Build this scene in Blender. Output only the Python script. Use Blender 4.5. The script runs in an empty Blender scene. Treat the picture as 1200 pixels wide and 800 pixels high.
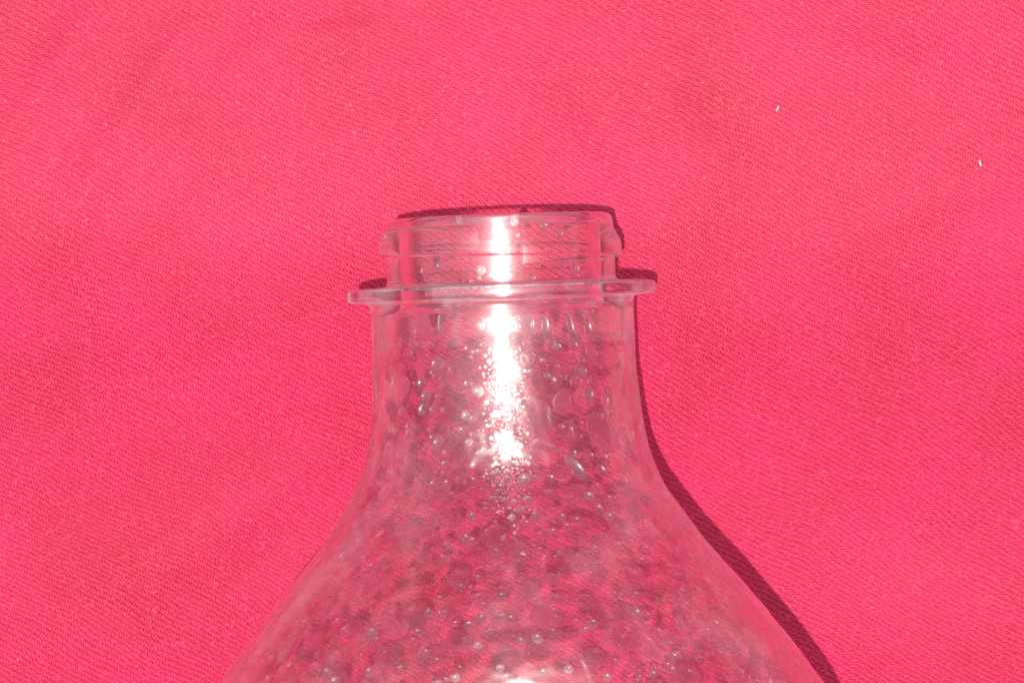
import bpy, math, random
import numpy as np
from mathutils import noise, Vector

# ------------------------------------------------------------------ scale
# one Blender unit is one millimetre; 7.5 photo pixels are one millimetre at the bottle's axis
PX = 7.5
AXIS_Z = 56.0            # height of the bottle's axis over the lowest ground
CAM_D = 900.0

scene = bpy.context.scene
col = scene.collection
random.seed(7)
rng = np.random.default_rng(11)

# ------------------------------------------------------------------ camera
cd = bpy.data.cameras.new('camera')
cam = bpy.data.objects.new('camera', cd)
col.objects.link(cam)
cam.location = (0, 0, AXIS_Z + CAM_D)
cam.rotation_euler = (0, 0, 0)
cd.sensor_width = 36.0
cd.lens = 36.0 * CAM_D / (1200 / PX)
cd.clip_start = 10
cd.clip_end = 20000
scene.camera = cam

# ------------------------------------------------------------------ sky and sun
SUN_DX, SUN_DY = 0.037, 0.056          # how far the light drifts right / up per unit of fall
SUN_STRENGTH = 3.3
SKY_STRENGTH = 0.11
elev = math.atan2(1.0, math.hypot(SUN_DX, SUN_DY))
world = bpy.data.worlds.new('World')
scene.world = world
world.use_nodes = True
wn = world.node_tree
bg = wn.nodes['Background']
sky = wn.nodes.new('ShaderNodeTexSky')
sky.sky_type = 'NISHITA'
sky.sun_disc = False
sky.sun_elevation = elev
sky.sun_rotation = math.atan2(-SUN_DX, -SUN_DY)
sky.air_density = 0.4
sky.dust_density = 5.0
sky.ozone_density = 0.0
wn.links.new(sky.outputs[0], bg.inputs[0])
bg.inputs[1].default_value = SKY_STRENGTH

sd = bpy.data.lights.new('sun', 'SUN')
sun = bpy.data.objects.new('sun', sd)
col.objects.link(sun)
sd.energy = SUN_STRENGTH
sd.angle = math.radians(0.5)
sd.color = (1.0, 0.96, 0.90)
sun.rotation_euler = Vector((SUN_DX, SUN_DY, -1.0)).to_track_quat('-Z', 'Y').to_euler()
sun.location = (-40, -50, 1500)
sd.cycles.is_caustics_light = True

scene.view_settings.view_transform = 'Standard'
scene.view_settings.look = 'None'
scene.view_settings.exposure = -0.02
scene.view_settings.gamma = 1.0
cy = scene.cycles
cy.max_bounces = 24
cy.transmission_bounces = 24
cy.glossy_bounces = 8
cy.diffuse_bounces = 3
cy.transparent_max_bounces = 16
cy.sample_clamp_indirect = 8.0
cy.blur_glossy = 0.3
cy.use_denoising = True


# ------------------------------------------------------------------ helpers
def fbm(x, y, z, octv=3):
    return noise.fractal(Vector((x, y, z)), 0.6, 2.0, octv)


def link(name, me, mat=None, parent=None):
    o = bpy.data.objects.new(name, me)
    col.objects.link(o)
    if mat is not None:
        me.materials.append(mat)
    if parent is not None:
        o.parent = parent
    return o


def mesh_from(name, verts, faces, normals=None):
    me = bpy.data.meshes.new(name)
    me.from_pydata([tuple(v) for v in verts], [], faces)
    me.polygons.foreach_set('use_smooth', [True] * len(me.polygons))
    if normals is not None:
        me.normals_split_custom_set_from_vertices([tuple(n) for n in normals])
    me.update()
    return me


class NT:
    def __init__(self, name):
        self.m = bpy.data.materials.new(name)
        self.m.use_nodes = True
        self.t = self.m.node_tree
        self.t.nodes.clear()
        self.out = self.n('OutputMaterial')

    def n(self, kind, **kw):
        d = self.t.nodes.new('ShaderNode' + kind)
        for k, v in kw.items():
            setattr(d, k, v)
        return d

    def l(self, a, b):
        self.t.links.new(a, b)


# ------------------------------------------------------------------ materials
def wall_mat(name, haze, rough, g0=0.55, g1=0.85, ior=1.5, spec=0.042):
    t = NT(name)
    lw = t.n('LayerWeight'); lw.inputs['Blend'].default_value = 0.5
    tr = t.n('BsdfTransparent'); tr.inputs[0].default_value = (1, 1, 1, 1)
    g = t.n('BsdfGlass'); g.inputs['Roughness'].default_value = 0.0; g.inputs['IOR'].default_value = ior
    gl = t.n('BsdfGlossy'); gl.inputs['Roughness'].default_value = rough
    df = t.n('BsdfDiffuse'); df.inputs['Color'].default_value = (0.85, 0.85, 0.87, 1)
    p5 = t.n('Math', operation='POWER'); t.l(lw.outputs['Facing'], p5.inputs[0]); p5.inputs[1].default_value = 5.0
    sch = t.n('Math', operation='MULTIPLY_ADD'); t.l(p5.outputs[0], sch.inputs[0]); sch.inputs[1].default_value = 1 - spec; sch.inputs[2].default_value = spec
    gw = t.n('BsdfGlossy'); gw.inputs['Roughness'].default_value = 0.34
    mg = t.n('MixShader'); mg.inputs[0].default_value = 0.5
    t.l(gl.outputs[0], mg.inputs[1]); t.l(gw.outputs[0], mg.inputs[2])
    m0 = t.n('MixShader'); t.l(sch.outputs[0], m0.inputs[0]); t.l(tr.outputs[0], m0.inputs[1]); t.l(mg.outputs[0], m0.inputs[2])
    mr = t.n('MapRange'); mr.interpolation_type = 'SMOOTHSTEP'
    mr.inputs['From Min'].default_value = g0; mr.inputs['From Max'].default_value = g1
    t.l(lw.outputs['Facing'], mr.inputs['Value'])
    m1 = t.n('MixShader'); t.l(mr.outputs[0], m1.inputs[0]); t.l(m0.outputs[0], m1.inputs[1]); t.l(g.outputs[0], m1.inputs[2])
    # milky scatter grows with the length of plastic looked through
    cosv = t.n('Math', operation='SUBTRACT'); cosv.inputs[0].default_value = 1.03; t.l(lw.outputs['Facing'], cosv.inputs[1])
    hz = t.n('Math', operation='DIVIDE'); t.l(cosv.outputs[0], hz.inputs[1]); hz.use_clamp = True
    tc = t.n('TexCoord'); mpv = t.n('Mapping'); mpv.inputs['Scale'].default_value = (1.0, 0.45, 1.0); t.l(tc.outputs['Object'], mpv.inputs['Vector'])
    refl_noise = t.n('TexNoise'); refl_noise.inputs['Scale'].default_value = 0.09; refl_noise.inputs['Detail'].default_value = 5.0; refl_noise.inputs['Roughness'].default_value = 0.62  # uneven white in the haze stands in for pale reflection streaks
    t.l(mpv.outputs[0], refl_noise.inputs['Vector'])
    fm = t.n('MapRange'); fm.inputs['From Min'].default_value = 0.48; fm.inputs['From Max'].default_value = 0.74
    fm.inputs['To Min'].default_value = 0.35 * haze; fm.inputs['To Max'].default_value = 9.0 * haze
    t.l(refl_noise.outputs['Fac'], fm.inputs['Value']); t.l(fm.outputs[0], hz.inputs[0])
    m2 = t.n('MixShader'); t.l(hz.outputs[0], m2.inputs[0]); t.l(m1.outputs[0], m2.inputs[1]); t.l(df.outputs[0], m2.inputs[2])
    t.l(m2.outputs[0], t.out.inputs[0])
    return t.m


def wet_mat(name, rough=0.19, spec=0.03):
    """inside of the wall: clear stretches between patches of uneven water film that bend the view and hold back the sun"""
    t = NT(name)
    tc = t.n('TexCoord')
    n1 = t.n('TexNoise'); n1.inputs['Scale'].default_value = 0.42; n1.inputs['Detail'].default_value = 2.5; n1.inputs['Distortion'].default_value = 0.4
    t.l(tc.outputs['Object'], n1.inputs['Vector'])
    v1 = t.n('TexVoronoi'); v1.feature = 'SMOOTH_F1'; v1.inputs['Scale'].default_value = 0.40; v1.inputs['Smoothness'].default_value = 0.25
    t.l(tc.outputs['Object'], v1.inputs['Vector'])
    sm = t.n('Math', operation='MULTIPLY_ADD'); t.l(v1.outputs['Distance'], sm.inputs[0]); sm.inputs[1].default_value = -0.55; t.l(n1.outputs['Fac'], sm.inputs[2])
    mr = t.n('MapRange'); mr.interpolation_type = 'SMOOTHSTEP'
    mr.inputs['From Min'].default_value = 0.23; mr.inputs['From Max'].default_value = 0.36
    mr.inputs['To Min'].default_value = 0.0; mr.inputs['To Max'].default_value = FILM
    t.l(sm.outputs[0], mr.inputs['Value'])
    bp = t.n('Bump'); bp.inputs['Strength'].default_value = 1.0; bp.inputs['Distance'].default_value = 1.1
    t.l(sm.outputs[0], bp.inputs['Height'])
    g = t.n('BsdfGlass'); g.inputs['Roughness'].default_value = 0.0; g.inputs['IOR'].default_value = 1.18
    t.l(bp.outputs[0], g.inputs['Normal'])
    tr = t.n('BsdfTransparent')
    gl = t.n('BsdfGlossy'); gl.inputs['Roughness'].default_value = rough
    lw = t.n('LayerWeight'); lw.inputs['Blend'].default_value = 0.5
    p5 = t.n('Math', operation='POWER'); t.l(lw.outputs['Facing'], p5.inputs[0]); p5.inputs[1].default_value = 5.0
    sch = t.n('Math', operation='MULTIPLY_ADD'); t.l(p5.outputs[0], sch.inputs[0]); sch.inputs[1].default_value = 1 - spec; sch.inputs[2].default_value = spec
    m0 = t.n('MixShader'); t.l(sch.outputs[0], m0.inputs[0]); t.l(tr.outputs[0], m0.inputs[1]); t.l(gl.outputs[0], m0.inputs[2])
    m1 = t.n('MixShader'); t.l(mr.outputs[0], m1.inputs[0]); t.l(m0.outputs[0], m1.inputs[1]); t.l(g.outputs[0], m1.inputs[2])
    # towards the outline the wall is seen edge on and bends everything
    ge = t.n('BsdfGlass'); ge.inputs['Roughness'].default_value = 0.0; ge.inputs['IOR'].default_value = 1.5
    eg = t.n('MapRange'); eg.interpolation_type = 'SMOOTHSTEP'; eg.inputs['From Min'].default_value = 0.55; eg.inputs['From Max'].default_value = 0.85
    t.l(lw.outputs['Facing'], eg.inputs['Value'])
    m2 = t.n('MixShader'); t.l(eg.outputs[0], m2.inputs[0]); t.l(m1.outputs[0], m2.inputs[1]); t.l(ge.outputs[0], m2.inputs[2])
    t.l(m2.outputs[0], t.out.inputs[0])
    return t.m


FILM = 0.46


def water_mat(name, clear, gloss, rough):
    """shallow clear beads: part of the light goes straight on, part is bent, a little glints"""
    t = NT(name)
    g = t.n('BsdfGlass')
    g.inputs['Roughness'].default_value = 0.0
    g.inputs['IOR'].default_value = 1.33
    tr = t.n('BsdfTransparent')
    m0 = t.n('MixShader')
    m0.inputs[0].default_value = clear
    t.l(g.outputs[0], m0.inputs[1])
    t.l(tr.outputs[0], m0.inputs[2])
    gl = t.n('BsdfGlossy')
    gl.inputs['Roughness'].default_value = rough
    m1 = t.n('MixShader')
    m1.inputs[0].default_value = gloss
    t.l(m0.outputs[0], m1.inputs[1])
    t.l(gl.outputs[0], m1.inputs[2])
    t.l(m1.outputs[0], t.out.inputs[0])
    return t.m


def cloth_mat():
    t = NT('pink_knit')
    tc = t.n('TexCoord')
    # low, slow drift of the nap direction
    warp = t.n('TexNoise')
    warp.inputs['Scale'].default_value = 0.035
    warp.inputs['Detail'].default_value = 2.0
    t.l(tc.outputs['Object'], warp.inputs['Vector'])
    sub = t.n('VectorMath', operation='SUBTRACT')
    t.l(warp.outputs['Color'], sub.inputs[0])
    sub.inputs[1].default_value = (0.5, 0.5, 0.5)
    sc = t.n('VectorMath', operation='SCALE')
    t.l(sub.outputs[0], sc.inputs[0])
    sc.inputs['Scale'].default_value = 6.0
    add = t.n('VectorMath', operation='ADD')
    t.l(tc.outputs['Object'], add.inputs[0])
    t.l(sc.outputs[0], add.inputs[1])
    mp = t.n('Mapping')
    mp.inputs['Rotation'].default_value = (0, 0, math.radians(24))
    mp.inputs['Scale'].default_value = (0.9, 1.1, 1)
    t.l(add.outputs[0], mp.inputs['Vector'])
    # yarn loops: short ridges of one width that wander, as in a looped knit
    n1 = t.n('TexGabor')
    n1.gabor_type = '2D'
    n1.inputs['Scale'].default_value = 1.45
    n1.inputs['Frequency'].default_value = 1.9
    n1.inputs['Anisotropy'].default_value = 0.5
    lean = t.n('TexNoise')                          # the rows of loops lean this way and that
    lean.inputs['Scale'].default_value = 0.02
    lean.inputs['Detail'].default_value = 1.0
    t.l(tc.outputs['Object'], lean.inputs['Vector'])
    la = t.n('MapRange')
    la.inputs['From Min'].default_value = 0.35
    la.inputs['From Max'].default_value = 0.65
    la.inputs['To Min'].default_value = math.radians(10)
    la.inputs['To Max'].default_value = math.radians(130)
    t.l(lean.outputs['Fac'], la.inputs['Value'])
    t.l(la.outputs[0], n1.inputs['Orientation'])
    t.l(mp.outputs[0], n1.inputs['Vector'])
    ridge = t.n('MapRange')
    ridge.interpolation_type = 'SMOOTHSTEP'
    ridge.inputs['From Min'].default_value = 0.32
    ridge.inputs['From Max'].default_value = 0.70
    t.l(n1.outputs['Value'], ridge.inputs['Value'])
    fz = t.n('TexNoise')
    fz.inputs['Scale'].default_value = 2.0
    fz.inputs['Detail'].default_value = 3.0
    fz.inputs['Roughness'].default_value = 0.8
    t.l(mp.outputs[0], fz.inputs['Vector'])
    h = t.n('Math', operation='MULTIPLY_ADD')
    t.l(fz.outputs['Fac'], h.inputs[0])
    h.inputs[1].default_value = 1.5
    # diagonal wales of the knit under the loops
    wv = t.n('TexWave')
    wv.wave_type = 'BANDS'
    wv.bands_direction = 'X'
    wv.inputs['Scale'].default_value = 0.40
    wv.inputs['Distortion'].default_value = 1.6
    wv.inputs['Detail'].default_value = 2.0
    wv.inputs['Detail Scale'].default_value = 0.7
    wm = t.n('Mapping')
    wm.inputs['Rotation'].default_value = (0, 0, math.radians(-62))
    t.l(add.outputs[0], wm.inputs['Vector'])
    t.l(wm.outputs[0], wv.inputs['Vector'])
    ws = t.n('Math', operation='MULTIPLY_ADD')
    t.l(wv.outputs['Fac'], ws.inputs[0])
    ws.inputs[1].default_value = 0.45
    t.l(ridge.outputs[0], ws.inputs[2])
    t.l(ws.outputs[0], h.inputs[2])
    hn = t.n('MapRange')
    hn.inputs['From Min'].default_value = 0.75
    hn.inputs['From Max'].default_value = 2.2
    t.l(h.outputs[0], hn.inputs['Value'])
    bump = t.n('Bump')
    bump.inputs['Strength'].default_value = 0.2
    bump.inputs['Distance'].default_value = 0.18
    t.l(h.outputs[0], bump.inputs['Height'])
    # dyed yarn colour with slow nap patches
    patch = t.n('TexNoise')
    patch.inputs['Scale'].default_value = 0.045
    patch.inputs['Detail'].default_value = 4.0
    patch.inputs['Roughness'].default_value = 0.55
    t.l(tc.outputs['Object'], patch.inputs['Vector'])
    pm = t.n('MapRange')
    pm.inputs['From Min'].default_value = 0.32
    pm.inputs['From Max'].default_value = 0.64
    t.l(patch.outputs['Fac'], pm.inputs['Value'])
    # loose pale fibre ends
    fe = t.n('TexNoise')
    fe.inputs['Scale'].default_value = 2.1
    fe.inputs['Detail'].default_value = 1.0
    fe.inputs['Distortion'].default_value = 1.5
    t.l(mp.outputs[0], fe.inputs['Vector'])
    fem = t.n('MapRange')
    fem.inputs['From Min'].default_value = 0.60
    fem.inputs['From Max'].default_value = 0.74
    t.l(fe.outputs['Fac'], fem.inputs['Value'])
    base = t.n('Mix', data_type='RGBA')
    base.inputs['A'].default_value = CLOTH_A
    base.inputs['B'].default_value = CLOTH_B
    t.l(pm.outputs[0], base.inputs['Factor'])
    yarn = t.n('Mix', data_type='RGBA', blend_type='MIX')
    t.l(hn.outputs[0], yarn.inputs['Factor'])
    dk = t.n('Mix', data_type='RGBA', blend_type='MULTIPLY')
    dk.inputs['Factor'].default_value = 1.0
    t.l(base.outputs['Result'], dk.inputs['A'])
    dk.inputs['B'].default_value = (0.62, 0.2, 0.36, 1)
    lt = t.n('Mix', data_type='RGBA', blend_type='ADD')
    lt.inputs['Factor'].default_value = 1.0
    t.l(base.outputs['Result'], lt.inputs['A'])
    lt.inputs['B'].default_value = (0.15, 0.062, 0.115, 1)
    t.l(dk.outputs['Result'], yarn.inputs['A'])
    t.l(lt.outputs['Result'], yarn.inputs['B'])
    p = t.n('BsdfPrincipled')
    p.inputs['Roughness'].default_value = 0.44
    p.inputs['Specular IOR Level'].default_value = 0.10
    fil = t.n('Mix', data_type='RGBA')
    t.l(fem.outputs[0], fil.inputs['Factor'])
    t.l(yarn.outputs['Result'], fil.inputs['A'])
    fil.inputs['B'].default_value = (0.80, 0.10, 0.17, 1)
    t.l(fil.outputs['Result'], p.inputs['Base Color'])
    t.l(bump.outputs[0], p.inputs['Normal'])
    t.l(p.outputs[0], t.out.inputs[0])
    return t.m


CLOTH_A = (0.57, 0.001, 0.034, 1)
CLOTH_B = (0.68, 0.005, 0.078, 1)
M_WALL = wall_mat('clear_plastic', 0.009, 0.19, spec=0.055)
M_RING = wall_mat('clear_plastic_thick', 0.005, 0.17, 0.4, 0.75)
M_LIP = wall_mat('clear_plastic_lip', 0.006, 0.17, 0.0, 0.22)
M_BAND = wall_mat('clear_plastic_band', 0.010, 0.17, 0.42, 0.75, spec=0.06)
M_WET = wet_mat('wet_plastic')
M_COLLAR = wall_mat('clear_plastic_collar', 0.022, 0.17, 0.35, 0.7)
M_WATER = water_mat('water', 0.68, 0.08, 0.26)
M_BEAD = water_mat('bead_water', 0.62, 0.20, 0.25)
M_POOL = water_mat('pooled_water', 0.56, 0.02, 0.26)
M_DEW = water_mat('dew_water', 0.60, 0.34, 0.32)
M_CLOTH = cloth_mat()

# ------------------------------------------------------------------ the cloth
HY = [(-700, 25), (-60, 25), (120, 24.5), (255, 25), (330, 27.5), (400, 31), (450, 34), (600, 41.5), (700, 45),
      (800, 48.5), (900, 54.2), (1000, 56.5), (1100, 57), (1500, 57), (3000, 57)]
hy_y = np.array([a for a, b in HY], float)
hy_h = np.array([b for a, b in HY], float)


def smooth_h(py):
    k = np.linspace(-70, 70, 15)
    return np.interp(py[..., None] + k, hy_y, hy_h).mean(-1)


def axis_grid(lo, hi, vis_lo, vis_hi, fine, coarse):
    a = np.concatenate([np.arange(lo, vis_lo, coarse), np.arange(vis_lo, vis_hi, fine), np.arange(vis_hi, hi + coarse, coarse)])
    return a


xs = axis_grid(-560, 560, -100, 100, 1.25, 10)
ys = axis_grid(-560, 560, -75, 75, 1.25, 10)
X, Y = np.meshgrid(xs, ys)
Z = AXIS_Z - np.maximum(smooth_h(400 - Y * PX), 0)


def crease(x, y, x0, y0, x1, y1, w, amp):
    """a soft ridge that fades towards both ends"""
    d = np.array([x1 - x0, y1 - y0]); L = np.hypot(*d); d = d / L
    u = (x - x0) * d[0] + (y - y0) * d[1]
    v = -(x - x0) * d[1] + (y - y0) * d[0]
    v = v + 0.03 * (u - L / 2) ** 2 / L
    f = np.clip(u / L, 0, 1)
    return amp * np.exp(-(v / w) ** 2) * np.sin(np.pi * f) ** 0.7


def pw(px, py):
    return (px - 600) / PX, (400 - py) / PX


for a, b, w, amp in [((20, 330), (260, -60), 5, 0.35), ((120, 300), (360, -40), 6, 0.30), ((-20, 170), (120, -30), 4, 0.3),
                     ((330, 32), (470, 20), 1.6, 0.22), ((120, 720), (330, 590), 5, 0.30), ((200, 640), (420, 520), 5, 0.22),
                     ((640, 30), (800, 260), 7, -0.35), ((780, 60), (1000, 230), 8, -0.35), ((900, 40), (1200, 90), 6, 0.25),
                     ((760, 330), (1100, 480), 9, 0.3), ((940, 560), (1220, 700), 8, -0.25), ((420, 120), (620, 260), 7, 0.25),
                     ((0, 470), (280, 420), 8, -0.2), ((1020, 250), (1220, 200), 5, 0.2)]:
    x0, y0 = pw(*a); x1, y1 = pw(*b)
    Z += 2.1 * crease(X, Y, x0, y0, x1, y1, 0.75 * w, amp)
N = np.array([[fbm(x * 0.018, y * 0.018, 3.1, 3) for x in xs] for y in ys])
Z += 0.45 * N
verts = np.stack([X, Y, Z], -1).reshape(-1, 3)
nx, ny = len(xs), len(ys)
faces = [(j * nx + i, j * nx + i + 1, (j + 1) * nx + i + 1, (j + 1) * nx + i) for j in range(ny - 1) for i in range(nx - 1)]
cloth = link('pink_cloth', mesh_from('pink_cloth', verts, faces), M_CLOTH)
cloth['label'] = 'bright pink knitted fabric spread flat beneath the clear bottle'
cloth['category'] = 'cloth'
cloth.cycles.is_caustics_receiver = True

# ------------------------------------------------------------------ the bottle
PHI = math.radians(2.1)
bottle = bpy.data.objects.new('plastic_bottle', None)
col.objects.link(bottle)
bottle.location = ((584.6 - 600) / PX, (400 - 253) / PX, AXIS_Z)
bottle.rotation_euler = (0, 0, PHI)
bottle['label'] = 'clear plastic bottle lying open-mouthed on pink cloth, wet with droplets inside'
bottle['category'] = 'bottle'

OUT_F = [(0, 122), (0.6, 126), (2.5, 130), (5.5, 132), (9, 132.6), (14, 133.6), (20, 133.8), (60, 134), (70, 134), (75, 134.3), (78, 135.5), (79.6, 138.5), (80.2, 146), (80.6, 165),
         (81, 176), (82.4, 179.6), (85, 180.6), (93, 180.6), (95.6, 179.6), (97, 176), (97.5, 166), (98, 158.5), (100, 155.4), (104, 154.4)]
OUT_S = [(104, 154.4), (130, 154), (170, 154.5), (197, 156), (230, 158.5), (250, 161.5), (287, 169), (322, 184), (347, 200),
         (379, 222), (407, 244), (436, 270), (487, 310), (538, 347), (590, 378), (650, 402), (710, 413), (780, 416), (900, 416),
         (1200, 416), (1226, 413), (1244, 403), (1252, 385)]
INN = [(0, 122), (1, 119.6), (3, 118.4), (6, 118), (40, 118), (80, 118), (100, 118.5), (105, 121), (108, 127), (111, 134), (114, 138),
       (120, 139.5), (138, 140), (142, 141.5), (146, 144.5), (152, 146), (170, 147.5), (197, 149.5), (230, 153), (250, 156.5), (287, 164.5),
       (322, 180), (347, 196.2), (379, 218.4), (407, 240.4), (436, 266.4), (487, 306.4), (538, 343.4), (590, 374.4), (650, 398.4),
       (710, 409.4), (780, 412.4), (900, 412.4), (1200, 412.4), (1222, 409.5), (1239, 399.5), (1246, 382)]


def monotone(pts, sq):
    """monotone cubic through the points (no overshoot)"""
    x = np.array([p[0] for p in pts], float); y = np.array([p[1] for p in pts], float)
    h = np.diff(x); d = np.diff(y) / h
    m = np.zeros_like(x)
    m[0], m[-1] = d[0], d[-1]
    for i in range(1, len(x) - 1):
        if d[i - 1] * d[i] > 0:
            w1, w2 = 2 * h[i] + h[i - 1], h[i] + 2 * h[i - 1]
            m[i] = (w1 + w2) / (w1 / d[i - 1] + w2 / d[i])
    k = np.clip(np.searchsorted(x, sq) - 1, 0, len(h) - 1)
    t = (sq - x[k]) / h[k]
    return ((1 + 2 * t) * (1 - t) ** 2 * y[k] + t * (1 - t) ** 2 * h[k] * m[k] + t * t * (3 - 2 * t) * y[k + 1] + t * t * (t - 1) * h[k] * m[k + 1])


def resample(pts, step):
    """walk a polyline densely, keeping its corners as tight rounds"""
    p = [np.array(q, float) for q in pts]
    for _ in range(2):
        q = [p[0]]
        for a, b in zip(p[:-1], p[1:]):
            q += [a * 0.75 + b * 0.25, a * 0.25 + b * 0.75]
        q.append(p[-1]); p = q
    out = [p[0]]
    for a, b in zip(p[:-1], p[1:]):
        n = max(1, int(np.hypot(*(b - a)) // step))
        out += [a + (b - a) * (i + 1) / n for i in range(n)]
    return np.array(out)


s_body = np.concatenate([np.arange(106, 600, 3.0), np.arange(600, 1180, 20.0), np.arange(1180, 1252.1, 6.0)])
outer = np.concatenate([resample(OUT_F, 1.0)[:-1], np.stack([s_body, monotone(OUT_S, s_body)], 1)])
i_head = resample([p for p in INN if p[0] <= 152], 4.0)
s_in = np.concatenate([np.arange(154, 600, 3.0), np.arange(600, 1180, 20.0), np.arange(1180, 1246.1, 6.0)])
inner = np.concatenate([i_head, np.stack([s_in, monotone([p for p in INN if p[0] >= 146], s_in)], 1)])
BASE_S_O, BASE_S_I = outer[-1, 0], inner[-1, 0]

NTH = 360
TH = np.linspace(0, 2 * math.pi, NTH, endpoint=False)


BODY_S = np.array([p[0] for p in OUT_S], float)
BODY_R = np.array([p[1] for p in OUT_S], float)


def wall_noise(s, th, fine):
    """unevenness of the blown wall, in px; none on the moulded finish"""
    f = min(max((s - 110) / 160, 0), 1)
    if f <= 0:
        return 0.0
    a = math.sin(th); b = math.cos(th)
    k = 1.0 if s < 640 else 0.5
    rr = np.interp(s, BODY_S, BODY_R)
    flat = 18.0 * math.log1p(math.exp(min((rr - 313.0) / 18.0, 30))) * max(b, 0.0) ** 2.5
    low = fbm(a * 2.2 + 5, b * 2.2, s * 0.014, 2) * 2.2
    mid = fbm(a * 9, b * 9 + 3, s * 0.05, 2) * 0.8
    straight = np.interp(s, [180, 215, 250, 270, 290, 312, 340, 370, 430], [0, 0.8, 2.6, 5.4, 9.6, 12.0, 9.5, 5.5, 0]) * max(b, 0.0) ** 4
    v = low * f * k + mid * f * k - flat - straight
    if fine:
        v += FINE * fbm(a * 16 + 9, b * 16, s * 0.10, 2) * f * k
    return v


FINE = 0.5


def thread_bump(s, th):
    """one turn of screw thread: long upper flank, flat crest, steep lower flank"""
    t = (th + math.pi) % (2 * math.pi) - math.pi
    u = s - (37.5 + 20.0 * t / (2 * math.pi))
    b = np.interp(u, [-24, -10, -7, 7.2, 9, 10.5], [0, 7.4, 8.4, 8.4, 7.6, 0])
    fade = np.interp(abs(t), [2.55, 2.95], [1.0, 0.0])
    return b * fade * np.interp(s, [6, 14], [0, 1])


def surface(profile, inward, fine):
    S = profile[:, 0]; R = profile[:, 1]
    P = np.zeros((len(S), NTH, 3))
    for j in range(len(S)):
        d = np.array([wall_noise(S[j], t, fine) for t in TH]) if S[j] > 110 else (np.array([thread_bump(S[j], t) for t in TH]) if not inward else 0.0)
        r = (R[j] + d) / PX
        P[j, :, 0] = r * np.sin(TH); P[j, :, 1] = -S[j] / PX; P[j, :, 2] = r * np.cos(TH)
    du = np.gradient(P, axis=0)
    dv = np.roll(P, -1, 1) - np.roll(P, 1, 1)
    n = np.cross(dv, du)
    n /= np.linalg.norm(n, axis=-1, keepdims=True) + 1e-12
    rad = np.stack([np.sin(TH), np.zeros(NTH), np.cos(TH)], -1)
    return P, n


PO, NO = surface(outer, False, False)
PI_, NI = surface(inner, True, True)
# outward from the plastic: away from the axis on the outside, towards it on the inside
rad = np.stack([np.sin(TH), 0 * TH, np.cos(TH)], -1)
mid = len(outer) // 2
if (NO[mid] * rad).sum() < 0:
    NO = -NO
mid = len(inner) // 2
if (NI[mid] * rad).sum() > 0:
    NI = -NI


def band(P, Nn, prof, s0, s1, out):
    idx = [j for j in range(len(prof)) if s0 - 1e-6 <= prof[j, 0] <= s1 + 1e-6]
    a, b = idx[0], idx[-1]
    if b < len(prof) - 1:
        b += 1                                     # reach the next ring so bands meet edge to edge
    v = P[a:b + 1].reshape(-1, 3); n = Nn[a:b + 1].reshape(-1, 3)
    f = []
    for j in range(b - a):
        for i in range(NTH):
            k = (i + 1) % NTH
            q = (j * NTH + i, (j + 1) * NTH + i, (j + 1) * NTH + k, j * NTH + k)
            f.append(q if out else q[::-1])
    return v, n, f


def join(bands):
    V, Nn, F, o = [], [], [], 0
    for v, n, f in bands:
        V.append(v); Nn.append(n); F += [tuple(i + o for i in q) for q in f]; o += len(v)
    return np.concatenate(V), np.concatenate(Nn), F


def disc(P, Nn, s_mid, up):
    """close the base with a slightly pushed-in centre"""
    ring = P[-1]; V = []; Nrm = []; F = []
    for k, t in enumerate([1.0, 0.85, 0.6, 0.35, 0.12]):
        for i in range(NTH):
            p = ring[i].copy(); p[0] *= t; p[2] *= t
            p[1] += (1 - t) * 6.0
            V.append(p); Nrm.append((0, up, 0))
    for k in range(4):
        for i in range(NTH):
            j = (i + 1) % NTH
            q = (k * NTH + i, (k + 1) * NTH + i, (k + 1) * NTH + j, k * NTH + j)
            F.append(q if up < 0 else q[::-1])
    c = len(V); V.append(np.array([0, ring[0][1] + 6.0, 0])); Nrm.append((0, up, 0))
    for i in range(NTH):
        q = (4 * NTH + i, c, 4 * NTH + (i + 1) % NTH)
        F.append(q if up < 0 else q[::-1])
    return np.array(V), np.array(Nrm, float), F


cuts = [('lip', 0, 12, M_LIP), ('screw_thread', 12, 60, M_RING), ('finish_wall', 60, 76, M_RING),
        ('support_ring', 76, 104, M_COLLAR), ('neck_band', 104, 150, M_BAND), ('neck', 150, 250, M_WALL), ('shoulder', 250, 640, M_WALL), ('body', 640, 1300, M_WALL)]


def snap(prof, s):
    return prof[np.argmin(np.abs(prof[:, 0] - s)), 0]


for name, s0, s1, m in cuts:
    def band_of(P, Nn, prof, out):
        js = np.where((prof[:, 0] >= s0) & (prof[:, 0] < s1))[0]
        a, b = js[0], min(js[-1] + 1, len(prof) - 1)
        v = P[a:b + 1].reshape(-1, 3); n = Nn[a:b + 1].reshape(-1, 3); f = []
        for j in range(b - a):
            for i in range(NTH):
                k = (i + 1) % NTH
                q = (j * NTH + i, (j + 1) * NTH + i, (j + 1) * NTH + k, j * NTH + k)
                f.append(q if out else q[::-1])
        return v, n, f
    bands = [band_of(PO, NO, outer, True), band_of(PI_, NI, inner, False)]
    if name == 'body':
        bands += [disc(PO, NO, BASE_S_O, -1.0), disc(PI_, NI, BASE_S_I, 1.0)]
    v, n, f = join(bands)
    o = link(name, mesh_from(name, v, f, n), m, bottle)
    if m is M_WALL:
        o.data.materials.append(M_WET)
        nf = len(bands[0][2])
        mi = [0] * len(f)
        mi[nf:nf + len(bands[1][2])] = [1] * len(bands[1][2])
        o.data.polygons.foreach_set('material_index', mi)

# ------------------------------------------------------------------ water drops on the inside of the wall
inn_s, inn_r = inner[:, 0], inner[:, 1]


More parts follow.
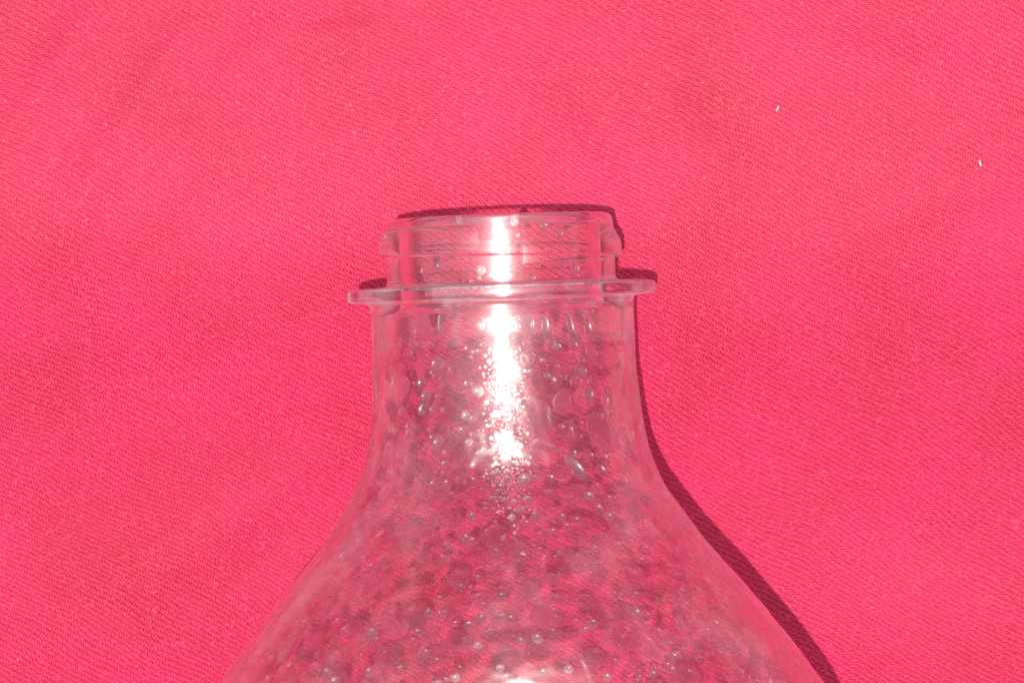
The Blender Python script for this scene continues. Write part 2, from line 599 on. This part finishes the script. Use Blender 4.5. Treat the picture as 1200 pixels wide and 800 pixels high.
def inner_r(s, th):
    return np.interp(s, inn_s, inn_r) + (wall_noise(s, th, True) if s > 110 else 0.0)


def drop_geo(s0, th0, rad_px, hgt, stretch=1.0, turn=0.0, wob=0.12, rings=5, seg=18):
    """a cap of water clinging to the wall: curved base that follows the wall, domed face towards the hollow"""
    r0 = inner_r(s0, th0)
    ph = [random.uniform(0, 6.28) for _ in range(4)]
    slope = (np.interp(s0 + 4, inn_s, inn_r) - np.interp(s0 - 4, inn_s, inn_r)) / 8
    cs = 1 / math.sqrt(1 + slope * slope)           # arc length to s
    gap = 0.22
    cap, base = [], []

    def at(u, v, h):
        s = s0 + u * cs
        th = th0 + v / r0
        r = inner_r(s, th) - gap - h / cs
        return (r * math.sin(th) / PX, -s / PX, r * math.cos(th) / PX)
    for k in range(rings + 1):
        t = k / rings
        for i in range(seg if k else 1):
            a = 2 * math.pi * i / seg
            w = 1 + wob * (math.sin(2 * a + ph[0]) * 0.5 + math.sin(3 * a + ph[1]) * 0.35 + math.sin(5 * a + ph[2]) * 0.15)
            q = rad_px * w * math.sin(t * math.pi / 2)
            uu, vv = q * math.cos(a) * stretch, q * math.sin(a)
            u = uu * math.cos(turn) - vv * math.sin(turn); v = uu * math.sin(turn) + vv * math.cos(turn)
            t2 = math.sin(t * math.pi / 2)
            cap.append(at(u, v, hgt * rad_px * math.sqrt(max(0, 1 - t2 * t2)) ** 1.0 * (1 if k < rings else 0)))
            if k in (0, rings // 2, rings):
                base.append(at(u, v, 0.0))
    V = cap + base
    F = []
    for i in range(seg):
        F.append((0, 1 + i, 1 + (i + 1) % seg))
    for k in range(1, rings):
        for i in range(seg):
            a0 = 1 + (k - 1) * seg; a1 = 1 + k * seg; j = (i + 1) % seg
            F.append((a0 + i, a1 + i, a1 + j, a0 + j))
    c = len(cap)
    for i in range(seg):
        F.append((c, c + 1 + (i + 1) % seg, c + 1 + i))
        j = (i + 1) % seg
        F.append((c + 1 + i, c + 1 + j, c + 1 + seg + j, c + 1 + seg + i))
    return V, F


drops = []            # (s, th, radius, height ratio, stretch, turn, wobble)
taken = []


def free(s, th, r, k=0.95):
    R = np.interp(s, inn_s, inn_r)
    for (s2, th2, r2) in taken:
        if abs(s - s2) < (r + r2) * k:
            d = (th - th2 + math.pi) % (2 * math.pi) - math.pi
            if (s - s2) ** 2 + (d * R) ** 2 < ((r + r2) * k) ** 2:
                return False
    return True


def put(s, th, r, h=0.5, stretch=1.0, turn=0.0, wob=0.1, force=False):
    if not force and not free(s, th, r * max(1, stretch)):
        return False
    taken.append((s, th, r * max(1.0, stretch)))
    drops.append((s, th, r, h, stretch, turn, wob))
    return True


def put_px(px, py, r, **kw):
    """a drop seen at a photo pixel on the camera's side of the bottle"""
    dx, dy = px - 584.6, py - 253.0
    s = dx * math.sin(PHI) + dy * math.cos(PHI)
    x = dx * math.cos(PHI) - dy * math.sin(PHI)
    R = np.interp(s, inn_s, inn_r)
    if abs(x) < R * 0.98:
        put(s, math.asin(x / R), r, **kw)


# the ones (and two added for highlights) that can be told apart in the photograph
for px, py, r, kw in [
    (497, 386, 13, dict(h=0.3, stretch=1.25, wob=0.2)), (517, 381, 4, dict(stretch=3.2, h=0.5)), (564, 382, 6, {}),
    (604, 397, 9, dict(h=0.6)), (624, 381, 3, dict(stretch=3.0)), (639, 383, 6, dict(stretch=2.6)), (668, 384, 5, dict(stretch=3.5, turn=0.15)),
    (688, 385, 6, dict(stretch=2.2)), (692, 366, 6, {}), (500, 463, 7, {}), (508, 478, 5, {}), (561, 457, 7, {}), (627, 472, 13, dict(wob=0.2)),
    (636, 519, 16, dict(h=0.35, stretch=0.55)), (676, 545, 8, dict(stretch=2.3, turn=0.5, h=0.4)), (689, 462, 8, dict(stretch=1.3)),
    (580, 642, 9, dict(stretch=1.2)), (581, 655, 3, {}), (541, 678, 7, {}), (562, 688, 9, dict(wob=0.3)), (588, 687, 6, {}),
    (685, 643, 11, {}), (713, 653, 9, {}), (652, 690, 11, {}), (636, 708, 15, dict(h=0.3, wob=0.3, stretch=1.3)), (629, 732, 7, {}),
    (683, 723, 6, dict(stretch=0.7)), (505, 706, 6, {}), (519, 707, 5, {}), (493, 727, 6, {}), (408, 728, 8, {}), (409, 748, 9, {}),
    (432, 772, 7, {}), (390, 784, 7, {}), (508, 786, 8, {}), (428, 663, 7, {}), (439, 657, 8, {}), (437, 672, 5, {}), (460, 676, 6, {}),
    (713, 600, 6, {}), (768, 773, 6, {}), (742, 706, 8, dict(wob=0.25)), (755, 742, 14, dict(h=0.25, stretch=1.5, turn=0.5)),
    (771, 470, 5, {}), (546, 485, 6, {}), (549, 515, 5, {}), (703, 486, 5, {}), (480, 505, 7, {}), (520, 540, 5, {}), (552, 600, 6, {}),
    (545, 625, 7, dict(wob=0.3)), (600, 600, 5, {}), (620, 580, 5, {}), (660, 600, 5, {}), (540, 263, 4, {}), (637, 266, 5, {}), (655, 276, 5, {}),
    (603, 262, 6, {}), (674, 314, 7, dict(stretch=1.3)), (564, 318, 6, {}), (516, 312, 5, {}), (498, 318, 6, dict(stretch=1.5)),
    (714, 299, 5, {}), (697, 652, 4, {}), (655, 640, 4, {}), (610, 735, 5, {}), (586, 765, 5, {}), (560, 740, 5, {}), (650, 790, 8, {}),
    (668, 766, 6, {}), (715, 775, 6, {}), (740, 790, 6, {}), (690, 640, 3, {}),
    (600, 797, 16, dict(h=0.45, stretch=3.4, turn=1.57, wob=0.3)), (690, 772, 9, dict(h=0.5, stretch=3.0, turn=0.2))]:  # these two long drops are added to make the bottom highlights
    put_px(px, py, r, force=True, **kw)

for _ in range(34):
    put(random.uniform(70, 94), random.uniform(-1.3, 1.3), random.uniform(1.8, 3.2), h=0.55)
for _ in range(22):
    put(random.uniform(5, 60), random.uniform(-1.4, 1.4), random.uniform(1.8, 3.6), h=0.55)
# condensation all round: the big drops hang mostly on the lower half, the front carries smaller ones
tries = 0
while len(drops) < 330 and tries < 60000:
    tries += 1
    s = random.uniform(150, 600)
    back = random.random() < 0.68
    th = random.uniform(1.55, 2 * math.pi - 1.55) if back else random.uniform(-1.4, 1.4)
    R = np.interp(s, inn_s, inn_r)
    if random.random() > R / 330:
        continue
    if back:
        r = random.uniform(12, 21) if random.random() < 0.65 else random.uniform(7, 12)
    else:
        r = random.uniform(5.0, 8.0) if random.random() < 0.7 else random.uniform(8, 13)
    flat = r > 9 and random.random() < 0.45
    put(s, th, r, h=random.uniform(0.12, 0.22) if flat else random.uniform(0.35, 0.6), stretch=random.choice([1, 1, 1, 1.1, 1.25]),
        turn=random.uniform(0, 3.1), wob=random.uniform(0.03, 0.16) * (1.8 if r > 9 else 1))
order = sorted(range(len(drops)), key=lambda i: -drops[i][2])
single = [drops[i] for i in order[:300]]
for (s, th, r, h, st, tu, wb) in single:
    V, F = drop_geo(s, th, r, h, st, tu, wb, rings=6 if r > 12 else 5, seg=26 if r > 12 else (20 if r > 6 else 14))
    o = link('water_drop', mesh_from('water_drop', V, F), M_POOL if r > 8.5 else M_BEAD, bottle)
    o.cycles.is_caustics_caster = True

# white patches painted on the wall in place of pale sky reflections
t = NT('painted_reflection')
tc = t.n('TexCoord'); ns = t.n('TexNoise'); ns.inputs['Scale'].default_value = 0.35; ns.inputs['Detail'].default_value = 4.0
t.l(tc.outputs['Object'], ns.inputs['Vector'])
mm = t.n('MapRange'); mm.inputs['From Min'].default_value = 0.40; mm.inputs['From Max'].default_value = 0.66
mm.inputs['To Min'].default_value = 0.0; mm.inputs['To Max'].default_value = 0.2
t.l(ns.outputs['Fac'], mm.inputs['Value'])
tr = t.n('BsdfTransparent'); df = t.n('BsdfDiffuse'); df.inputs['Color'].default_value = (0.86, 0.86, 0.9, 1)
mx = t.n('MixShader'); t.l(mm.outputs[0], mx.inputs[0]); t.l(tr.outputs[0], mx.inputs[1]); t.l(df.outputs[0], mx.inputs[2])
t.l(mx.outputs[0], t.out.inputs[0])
M_PAINTED_REFL = t.m
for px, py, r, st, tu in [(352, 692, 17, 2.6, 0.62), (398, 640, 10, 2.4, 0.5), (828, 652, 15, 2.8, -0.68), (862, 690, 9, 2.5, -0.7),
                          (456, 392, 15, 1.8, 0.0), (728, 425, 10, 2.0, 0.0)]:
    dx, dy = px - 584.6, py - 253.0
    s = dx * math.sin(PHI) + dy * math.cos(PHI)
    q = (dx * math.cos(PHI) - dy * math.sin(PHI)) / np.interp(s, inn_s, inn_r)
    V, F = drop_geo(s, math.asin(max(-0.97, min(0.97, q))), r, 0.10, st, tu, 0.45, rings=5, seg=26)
    link('reflection_patch', mesh_from('reflection_patch', V, F), M_PAINTED_REFL, bottle)

# the fine dew between them: too many to count, one part
V_all, F_all = [], []
V_mid, F_mid = [], []
for (s, th, r, h, st, tu, wb) in [drops[i] for i in order[300:]]:
    V, F = drop_geo(s, th, r, h, st, tu, wb, rings=4, seg=12)
    o_ = len(V_all)
    V_all += V; F_all += [tuple(i + o_ for i in q) for q in F]
n = 0
tries = 0
while n < 1500 and tries < 90000:
    tries += 1
    s = random.uniform(150, 640)
    th = random.uniform(-math.pi, math.pi)
    if n < 520:                                    # massed along the front line to carry the highlight further down
        s = 118 + 225 * random.random() ** 1.5; th = random.gauss(0.0, 0.065)
    R = np.interp(s, inn_s, inn_r)
    if random.random() > R / 380 and n >= 520:
        continue
    r = (1.2 + 2.6 * random.random() ** 2.0) * (0.75 if n < 520 else 1)
    if 520 <= n < 900:
        r = random.uniform(3.0, 5.0) if abs(th) < 1.5 else random.uniform(5, 9)
        if abs(th) < 1.5 and random.random() < 0.8:
            continue
    if not put(s, th, r, 0.5, 1.0, 0, 0.1):
        continue
    V, F = drop_geo(s, th, r, random.uniform(0.4, 0.6), 1.0, 0, 0.12, rings=3 if r < 3.5 else 4, seg=9 if r < 3.5 else 14)
    if n < 520:
        o_ = len(V_mid)
        V_mid += V; F_mid += [tuple(i + o_ for i in q) for q in F]
    else:
        o_ = len(V_all)
        V_all += V; F_all += [tuple(i + o_ for i in q) for q in F]
    n += 1
dew = link('fine_dew', mesh_from('fine_dew', V_all, F_all), M_WATER, bottle)
dew2 = link('fine_dew', mesh_from('fine_dew', V_mid, F_mid), M_DEW, bottle)
dew2['kind'] = 'stuff'
dew['kind'] = 'stuff'
dew.cycles.is_caustics_caster = True
print('drops', len(drops), 'dew', n)

# ------------------------------------------------------------------ lint on the cloth
from mathutils.bvhtree import BVHTree
dg = bpy.context.evaluated_depsgraph_get()
bvh = BVHTree.FromObject(cloth, dg)
t = NT('white_lint')
pb = t.n('BsdfPrincipled')
pb.inputs['Base Color'].default_value = (0.6, 0.55, 0.52, 1)
pb.inputs['Roughness'].default_value = 0.8
t.l(pb.outputs[0], t.out.inputs[0])
M_LINT = t.m


def lint(px, py, pts, rad, label):
    """a curled tuft of fibre: a tapering tube with lumps, resting on the pile"""
    k0 = (AXIS_Z + CAM_D - (AXIS_Z - 22.5)) / CAM_D
    x0, y0 = (px - 600) / PX * k0, (400 - py) / PX * k0
    z0 = bvh.ray_cast(Vector((x0, y0, 500)), Vector((0, 0, -1)))[0].z
    V, F = [], []
    seg = 7
    P = [Vector((a / PX, b / PX, c / PX + rad / PX * 0.6)) for a, b, c in pts]
    for i, p in enumerate(P):
        d = (P[min(i + 1, len(P) - 1)] - P[max(i - 1, 0)]).normalized()
        u = d.cross(Vector((0, 0, 1))).normalized(); w = u.cross(d)
        f = i / (len(P) - 1)
        r = rad / PX * (0.25 + 0.75 * math.sin(math.pi * (0.1 + 0.8 * f))) * random.uniform(0.8, 1.2)
        for j in range(seg):
            a = 2 * math.pi * j / seg
            V.append(tuple(p + (u * math.cos(a) + w * math.sin(a)) * r * random.uniform(0.8, 1.2)))
    for i in range(len(P) - 1):
        for j in range(seg):
            k = (j + 1) % seg
            F.append((i * seg + j, i * seg + k, (i + 1) * seg + k, (i + 1) * seg + j))
    F.append(tuple(range(seg))[::-1]); F.append(tuple((len(P) - 1) * seg + j for j in range(seg)))
    o = link('lint_speck', mesh_from('lint_speck', V, F), M_LINT)
    o.location = (x0, y0, z0)
    o['label'] = label
    o['category'] = 'lint'
    o['group'] = 'white lint specks on the cloth'
    return o


lint(912, 127, [(-1.5, -3.5, 0), (-1, -1.5, 1), (0.3, 0, 1.6), (0.8, 2, 1.0), (1.6, 3.5, 0.2)], 1.7,
     'thicker white lint speck on the cloth, the one nearer the bottle mouth')
lint(1150, 191, [(1.2, -4, 0), (0.2, -2, 0.8), (-0.6, 0, 1.2), (-1.0, 2.5, 0.8), (-1.6, 4, 0.2)], 1.5,
     'slimmer white lint speck on the cloth, the one farther from the bottle')
